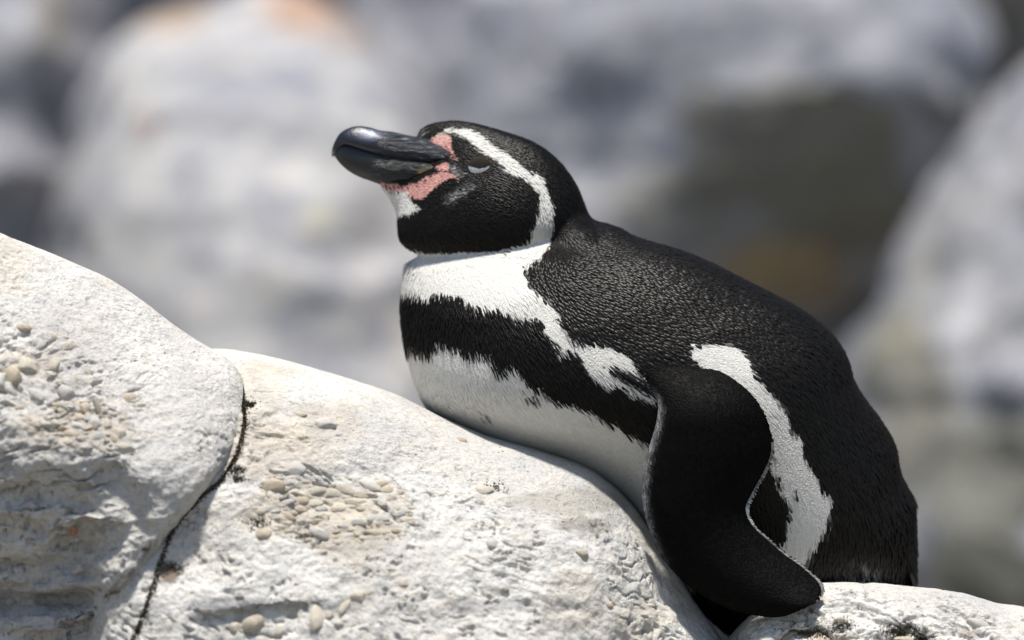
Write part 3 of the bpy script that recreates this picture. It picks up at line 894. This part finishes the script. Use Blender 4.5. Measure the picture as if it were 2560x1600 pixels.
# --- bill
BILL_T = NT('bill_horn')
co = BILL_T.n('ShaderNodeTexCoord').outputs['Object']
at = BILL_T.n('ShaderNodeAttribute', attribute_name='tint')
gro = BILL_T.noise(BILL_T.mapping(co, (80, 300, 520), (0, 0.25, 0)), 1.0, 5, 0.6, 0.6)
cc = BILL_T.mix(BILL_T.ramp(gro, [(0.58, (0,) * 3), (0.68, (0.9,) * 3)]), at.outputs['Color'], (0.15, 0.155, 0.125))
cc = BILL_T.mix(at.outputs['Alpha'], at.outputs['Color'], cc)
BILL_T.l(cc, BILL_T.b.inputs['Base Color'])
rg = BILL_T.n('ShaderNodeMapRange'); BILL_T.l(at.outputs['Alpha'], rg.inputs[0])
rg.inputs[3].default_value = 0.32; rg.inputs[4].default_value = 0.42
BILL_T.l(rg.outputs[0], BILL_T.b.inputs['Roughness'])
bn = BILL_T.bump(BILL_T.math('MULTIPLY', gro, at.outputs['Alpha']), 0.004, 0.9)
bn = BILL_T.bump(BILL_T.noise(co, 700, 3, 0.6), 0.0005, 0.6, bn)
BILL_T.l(bn, BILL_T.b.inputs['Normal'])

UP = [(1142, 418, 1095, 350, 82), (1092, 419, 1042, 341, 68), (1040, 412, 996, 332, 53), (1002, 405, 957, 327, 42), (966, 398, 927, 318, 38), (927, 388, 897, 314, 34), (897, 377, 872, 319, 30), (874, 368, 850, 332, 24), (858, 366, 836, 354, 15), (842, 384, 829, 374, 8), (832, 394, 828, 388, 3)]
LO = [(1112, 434, 1124, 412, 78), (1070, 444, 1092, 404, 74), (1030, 464, 1048, 394, 60), (985, 469, 1006, 386, 45), (945, 459, 966, 380, 36), (905, 446, 930, 372, 30), (875, 431, 900, 364, 24), (852, 412, 870, 358, 17), (840, 397, 852, 360, 11), (834, 388, 840, 374, 3)]
def mandible(name, pairs, egg, tone):
    V, F = loft(pairs, 90, 48, egg, 0.85)
    u = 1280 + V[:, 0] / (PX * SK); v = 800 - (V[:, 2] - ZC) / (PX * SK)
    c = np.empty((len(V), 4))
    c[:, :3] = np.array(tone)
    c[:, 3] = smooth01(u + 0.3 * (v - 380), 920, 990)            # grooved plates towards the root, smooth horn at the tip
    yel = 0.9 * np.exp(-(segdist([(1072, 419), (1100, 421)] if name == 'upper_mandible' else [(1052, 432), (1088, 427)], u, v) / 7) ** 2)
    c[:, :3] = c[:, :3] * (1 - yel[:, None]) + np.array([0.45, 0.33, 0.12]) * yel[:, None]
    c[:, 3] *= 1 - yel
    sheen = 0.75 * np.exp(-(np.hypot((u - 925) / 26, (v - 338) / 11) ** 2)) * smooth01(-u, -962, -948)  # gloss highlight painted into the horn colour as a pale blue patch
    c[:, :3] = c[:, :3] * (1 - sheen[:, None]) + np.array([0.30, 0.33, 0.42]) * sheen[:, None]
    pale = 0.6 * np.exp(-(np.hypot(u - 830, v - 384) / 7) ** 2)
    c[:, :3] = c[:, :3] * (1 - pale[:, None]) + np.array([0.35, 0.30, 0.22]) * pale[:, None]
    me = make_mesh(name, V - RL, F, True, c)
    N = normals(me)
    g = ridged(np.stack([u / 95, V[:, 1] * 25, (v - 0.22 * u) / 15], 1), 2, 77)
    set_coords(me, V - RL + N * (c[:, 3] * 0.0013 * g + 0.0008 * (1 - c[:, 3]) - 0.0006)[:, None])
    return link(name, me, BILL_T.m, bill)
bill = bpy.data.objects.new('bill', None)
sc.collection.objects.link(bill)
bill.parent = root
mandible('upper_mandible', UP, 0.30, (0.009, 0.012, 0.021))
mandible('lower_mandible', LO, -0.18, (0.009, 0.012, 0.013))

# --- eyes, one each side
def simple(name, col, rough, spec=0.5, coat=0.0):
    T = NT(name)
    T.b.inputs['Base Color'].default_value = (*col, 1)
    T.b.inputs['Roughness'].default_value = rough
    T.b.inputs['Specular IOR Level'].default_value = spec
    T.b.inputs['Coat Weight'].default_value = coat
    return T
EYE_M = simple('eye_dark', (0.006, 0.004, 0.004), 0.06, 0.5).m
LID_T = simple('eyelid_pale', (0.68, 0.67, 0.67), 0.8, 0.1)
LID_T.l(LID_T.bump(LID_T.noise(LID_T.n('ShaderNodeTexCoord').outputs['Object'], 1400, 3), 0.0006, 0.6), LID_T.b.inputs['Normal'])
LID_D = simple('eyelid_dark', (0.030, 0.023, 0.018), 0.8, 0.1).m
ex, _, ez = px3(EYE_UV[0], EYE_UV[1], 0)
for side in (-1, 1):
    h = body_tree.ray_cast(Vector((ex, YP + side * 0.5, ez)), Vector((0, -side, 0)))
    yy = h[0].y
    ctr = np.array([ex, yy + side * 0.0002, ez])
    a = np.linspace(0, 2 * math.pi, 40, endpoint=False)
    b = np.linspace(0.01, math.pi - 0.01, 24)
    def ball(r, keep, sq=(1, 1, 1), tilt=0.12):
        A, Bm = np.meshgrid(a, b)
        V = np.stack([np.sin(Bm) * np.cos(A), np.cos(Bm) * side, np.sin(Bm) * np.sin(A)], -1).reshape(-1, 3) * r * np.array(sq) * np.array([1, 0.38, 1])
        c, s = math.cos(tilt), math.sin(tilt)
        V = np.stack([V[:, 0] * c + V[:, 2] * s, V[:, 1], -V[:, 0] * s + V[:, 2] * c], 1)
        F = grid_faces(24, 40)
        if keep is not None:
            m = V[F].mean(1)
            F = F[keep(m)]
        return V, F
    V, F = ball(0.0058, None)
    eye = link('eye', make_mesh('eye', V, F), EYE_M, root, tuple(ctr - RL))
    V, F = ball(0.0063, lambda m: m[:, 2] > 0.0013 - 42 * (m[:, 0] ** 2))
    lid = make_mesh('upper_eyelid', V, F)
    link('upper_eyelid', lid, LID_D, eye)
    V, F = ball(0.0065, lambda m: (m[:, 2] < -0.0014 + 40 * (m[:, 0] ** 2)) & (m[:, 2] < 0), (1.08, 1, 0.92))
    lid = make_mesh('lower_eyelid', V, F)
    link('lower_eyelid', lid, LID_T.m, eye)

# --- flippers
FL = [(1580, 850, 1670, 840), (1562, 886, 1708, 880), (1590, 930, 1760, 912), (1618, 968, 1815, 942), (1635, 1005, 1860, 980), (1632, 1045, 1890, 1025), (1619, 1092, 1908, 1075), (1605, 1138, 1912, 1120), (1598, 1187, 1893, 1170), (1597, 1237, 1868, 1216), (1607, 1287, 1851, 1258),
      (1622, 1332, 1866, 1297), (1645, 1378, 1903, 1333), (1690, 1428, 1941, 1366), (1745, 1470, 1979, 1393), (1816, 1504, 2011, 1420), (1880, 1517, 2026, 1438), (1935, 1518, 2030, 1455), (1985, 1498, 2018, 1475)]
def body_y(u, v, side):
    p = px3(u, v, 0)
    h = body_tree.ray_cast(Vector((p[0], YP + side * 0.6, p[2])), Vector((0, -side, 0)))
    return (h[0].y - YP) if h[0] is not None else None
FLIP_T = NT('flipper_plumage')
at = FLIP_T.n('ShaderNodeAttribute', attribute_name='tint')
co = FLIP_T.n('ShaderNodeTexCoord').outputs['Object']
v1 = FLIP_T.n('ShaderNodeTexVoronoi'); v1.inputs['Scale'].default_value = 900
FLIP_T.l(co, v1.inputs['Vector'])
FLIP_T.l(FLIP_T.mix(FLIP_T.ramp(v1.outputs['Distance'], [(0.15, (0.0,) * 3), (0.65, (0.85,) * 3)]), at.outputs['Color'], (0.004, 0.004, 0.004)), FLIP_T.b.inputs['Base Color'])
FLIP_T.b.inputs['Roughness'].default_value = 0.5
FLIP_T.b.inputs['Specular IOR Level'].default_value = 0.05
FLIP_T.l(FLIP_T.bump(v1.outputs['Distance'], 0.0003, 0.25), FLIP_T.b.inputs['Normal'])

def flipper(side):
    n, m = 130, 56
    S = spline(FL, n)
    s = np.linspace(0, 1, n)
    # stand-off follows the body flank, then hangs free
    yk = []
    for k in range(0, n, 6):
        mu, mv = (S[k, 0] + S[k, 2]) / 2, (S[k, 1] + S[k, 3]) / 2
        ys = [body_y(a, b, side) for a, b in ((S[k, 0], S[k, 1]), (mu, mv), (S[k, 2], S[k, 3]))]
        ys = [side * y for y in ys if y is not None]
        yk.append(max(ys) if ys else (yk[-1] if yk else 0.09))
    yk = np.interp(s, np.linspace(0, 1, len(yk)), yk)
    yk = np.maximum(yk, 0.093 * smooth01(s, 0.05, 0.3))
    kern = np.ones(21) / 21
    yk = np.convolve(np.pad(yk, 10, mode='edge'), kern, 'valid')
    off = -0.010 + 0.020 * smooth01(s, 0.02, 0.30) + 0.012 * smooth01(s, 0.6, 1.0)
    yc = yk + off
    th = 0.0085 * (1 - 0.84 * smooth01(s, 0.0, 0.85)) * np.sqrt(np.clip(1 - smooth01(s, 0.93, 1.0) * 0.9, 0.02, 1))
    ph = np.linspace(0, 2 * math.pi, m, endpoint=False)
    t = 0.5 - 0.5 * np.cos(ph)                                # 0 leading edge, 1 trailing edge
    prof = np.sin(ph) * (1.25 - 0.85 * t)                     # blunt leading edge, thin trailing edge
    u = S[:, 0:1] + (S[:, 2:3] - S[:, 0:1]) * t[None]
    v = S[:, 1:2] + (S[:, 3:4] - S[:, 1:2]) * t[None]
    bow = 0.010 * (4 * t * (1 - t) - 0.5)[None] * smooth01(s, 0.1, 0.4)[:, None]
    y = side * (yc[:, None] + bow + th[:, None] * prof[None] )
    V = px3(u.ravel(), v.ravel(), (y / PX).ravel())
    F = grid_faces(n, m)
    if side > 0: F = F[:, ::-1]
    tt = np.tile(t, n); ss = np.repeat(s, m)
    nz = fbm(V * 300, 3, 91)
    edge = np.exp(-(tt / 0.034) ** 2) * smooth01(ss, 0.12, 0.24) * smooth01(-ss, -0.72, -0.5)
    under = np.tile(prof < 0, n)
    col = np.array([0.0028, 0.0026, 0.0022])[None] * (1 + 0.25 * nz)[:, None]
    e = np.clip(edge * (0.75 + 0.5 * nz), 0, 1)[:, None]
    col = col * (1 - e) + np.array([0.42, 0.42, 0.42]) * e
    col = np.where((under & (tt > 0.15))[:, None], np.array([0.30, 0.29, 0.28]) * (1 + 0.4 * nz)[:, None], col)
    me = make_mesh('flipper', V - RL, F, True, col)
    o = link('flipper', me, FLIP_T.m, root)
    # scale-like feathers all over the outer face
    if side < 0:
        Gg = V.reshape(n, m, 3); Ng = normals(me).reshape(n, m, 3)
        k = 17000
        a_ = rng.uniform(1, n - 1.001, k); b_ = rng.uniform(0, m // 2 + 0.999, k)
        # even coverage: accept by local cell area
        i0, j0 = a_.astype(int), b_.astype(int) % m
        i1, j1 = np.minimum(i0 + 1, n - 1), (j0 + 1) % m
        fa, fb = (a_ - i0)[:, None], (b_ - b_.astype(int))[:, None]
        bl = lambda A: A[i0, j0] * (1 - fa) * (1 - fb) + A[i1, j0] * fa * (1 - fb) + A[i0, j1] * (1 - fa) * fb + A[i1, j1] * fa * fb
        Pp, Nn = bl(Gg), bl(Ng)
        Nn /= np.linalg.norm(Nn, axis=1, keepdims=True)
        kk = thin(Pp, np.full(k, 0.00085))
        Pp, Nn, i0, i1, j0 = Pp[kk], Nn[kk], i0[kk], i1[kk], j0[kk]
        Dl = (Gg[i1, j0] - Gg[i0, j0]); Dl /= np.linalg.norm(Dl, axis=1, keepdims=True) + 1e-9
        Dc = Gg[i0, m // 2] - Gg[i0, 0]; Dc /= np.linalg.norm(Dc, axis=1, keepdims=True) + 1e-9
        tq = t[j0]
        Dd = Dl * 0.8 + Dc * (0.25 + 0.5 * tq)[:, None] + rng.normal(0, 0.08, Dl.shape)
        base = col.reshape(n, m, 3)[i0, j0]
        cf = base * (0.6 + 0.8 * rng.random(len(kk)))[:, None]
        q = blades(Pp, Nn, Dd, rng.uniform(0.0020, 0.0030, len(kk)), rng.uniform(0.0010, 0.0014, len(kk)), np.full(len(kk), 0.13), np.full(len(kk), 0.06), cf, cf * 1.7 + 0.0008)
        sf = link('scale_feathers', make_mesh('scale_feathers', q[0] - RL, q[1], True, q[2]), FLIP_F, o)
        sf['kind'] = 'stuff'
    # white fringe along the trailing edge
    q = np.linspace(0.36, 0.955, 260)
    j = np.interp(q, s, np.arange(n))
    j0 = np.clip(j.astype(int), 0, n - 2); f = (j - j0)[:, None]
    k = m // 2
    G = V.reshape(n, m, 3)
    E = G[j0, k] * (1 - f) + G[j0 + 1, k] * f
    inn = G[j0, k - 6] * (1 - f) + G[j0 + 1, k - 6] * f
    dirv = E - inn; dirv /= np.linalg.norm(dirv, axis=1, keepdims=True)
    dn = np.gradient(E, axis=0); dn /= np.linalg.norm(dn, axis=1, keepdims=True)
    D = dirv * 0.8 + dn * 0.7 + rng.normal(0, 0.12, E.shape)
    Nn = np.tile(np.array([[0, side * 1.0, 0.15]]), (len(E), 1)); Nn /= np.linalg.norm(Nn, axis=1, keepdims=True)
    amt = (0.25 + 0.75 * np.exp(-((q - 0.56) / 0.07) ** 2) + 0.25 * (q > 0.7)) * rng.uniform(0.3, 1.2, len(q))
    col = np.array([0.62, 0.61, 0.57])[None] * np.clip(amt, 0.03, 1)[:, None]
    a = blades(E - dirv * 0.0014, Nn, D, rng.uniform(0.0020, 0.0034, len(q)), rng.uniform(0.0008, 0.0014, len(q)), np.full(len(q), 0.05), np.full(len(q), 0.0), col)
    fr = make_mesh('flipper_fringe', a[0] - RL, a[1], True, a[2])
    fo = link('fringe', fr, FEATHER, o)
    fo['kind'] = 'stuff'
flipper(-1)
flipper(1)

# --- stiff tail feathers
def tail():
    K = []
    for k in range(11):
        a = (k - 5) / 5
        base = px3(2235, 1330, a * 60)
        tip = px3(2286 - 6 * abs(a), 1500, a * 95)
        K.append((base, tip))
    for base, tip in K:
        d = tip - base; L = np.linalg.norm(d)
        vv, fc, cl = blades(base[None], np.array([[0.95, 0.0, 0.3]]), d[None], np.array([L]), np.array([0.012]), np.array([0.02]), np.array([0.02]), np.array([[0.014, 0.013, 0.012]]))
        me = make_mesh('tail_feather', vv - RL, fc, True, cl)
        link('tail_feather', me, FEATHER, root)
tail()

# ------------------------------------------------------------------ moss and dirt in the seam between the boulders
def moss():
    T = NT('dry_moss')
    at = T.n('ShaderNodeAttribute', attribute_name='tint')
    T.l(at.outputs['Color'], T.b.inputs['Base Color'])
    T.b.inputs['Roughness'].default_value = 0.95
    seam = np.array([(606, 955), (615, 1000), (617, 1060), (604, 1128), (566, 1194), (512, 1240), (462, 1297), (428, 1372), (402, 1462), (372, 1545), (345, 1605)], float)
    S = spline(seam, 3600)
    w = np.interp(np.linspace(0, 1, 3600), [0, 0.12, 0.2, 0.35, 0.5, 0.62, 0.75, 0.9, 1], [1, 3, 6, 3, 6, 4, 7, 6, 8])
    P, N = [], []
    pts = list(zip(S[:, 0] + np.abs(rng.normal(0, 1, 3600)) * w - 3, S[:, 1] + rng.normal(0, 3, 3600)))
    for (cu, cv, r, k) in [(625, 1010, 11, 130), (600, 1168, 14, 120), (612, 1190, 9, 60), (2095, 1556, 16, 120), (2010, 1574, 30, 160), (2240, 1572, 26, 260), (2290, 1592, 16, 120), (2050, 1574, 18, 90), (1240, 1215, 14, 60), (455, 1402, 14, 60), (660, 1295, 16, 80), (770, 1330, 10, 50)]:
        for _ in range(k * 2): pts.append((cu + rng.normal(0, r), cv + rng.normal(0, r * 0.45)))
    for (u, v) in pts:
        x, z = float(to_x(u, -0.05)), float(to_z(v, -0.05))
        tr = right_tree if u > 1800 else mid_tree
        h = tr.ray_cast(Vector((x, -2, z)), Vector((0, 1, 0)))
        if h[0] is None: continue
        P.append(h[0][:]); N.append(h[1][:])
    P, N = np.array(P), np.array(N)
    n = len(P)
    D = N * 0.6 + rng.normal(0, 0.8, (n, 3))
    k = rng.random(n)[:, None]
    col = (np.array([0.085, 0.052, 0.025]) * k + np.array([0.050, 0.050, 0.022]) * (1 - k)) * (0.6 + 0.9 * rng.random(n))[:, None]
    Nf = np.cross(D, rng.normal(0, 1, (n, 3))); Nf /= np.linalg.norm(Nf, axis=1, keepdims=True)
    a = blades(P, Nf, D, rng.uniform(0.0008, 0.0020, n), rng.uniform(0.0004, 0.0009, n), np.zeros(n), np.zeros(n), col)
    me = make_mesh('moss', a[0], a[1], True, a[2])
    tag(link('moss', me, T.m), 'dry dark moss in the seam and cracks of the foreground boulders', 'moss', kind='stuff')
moss()
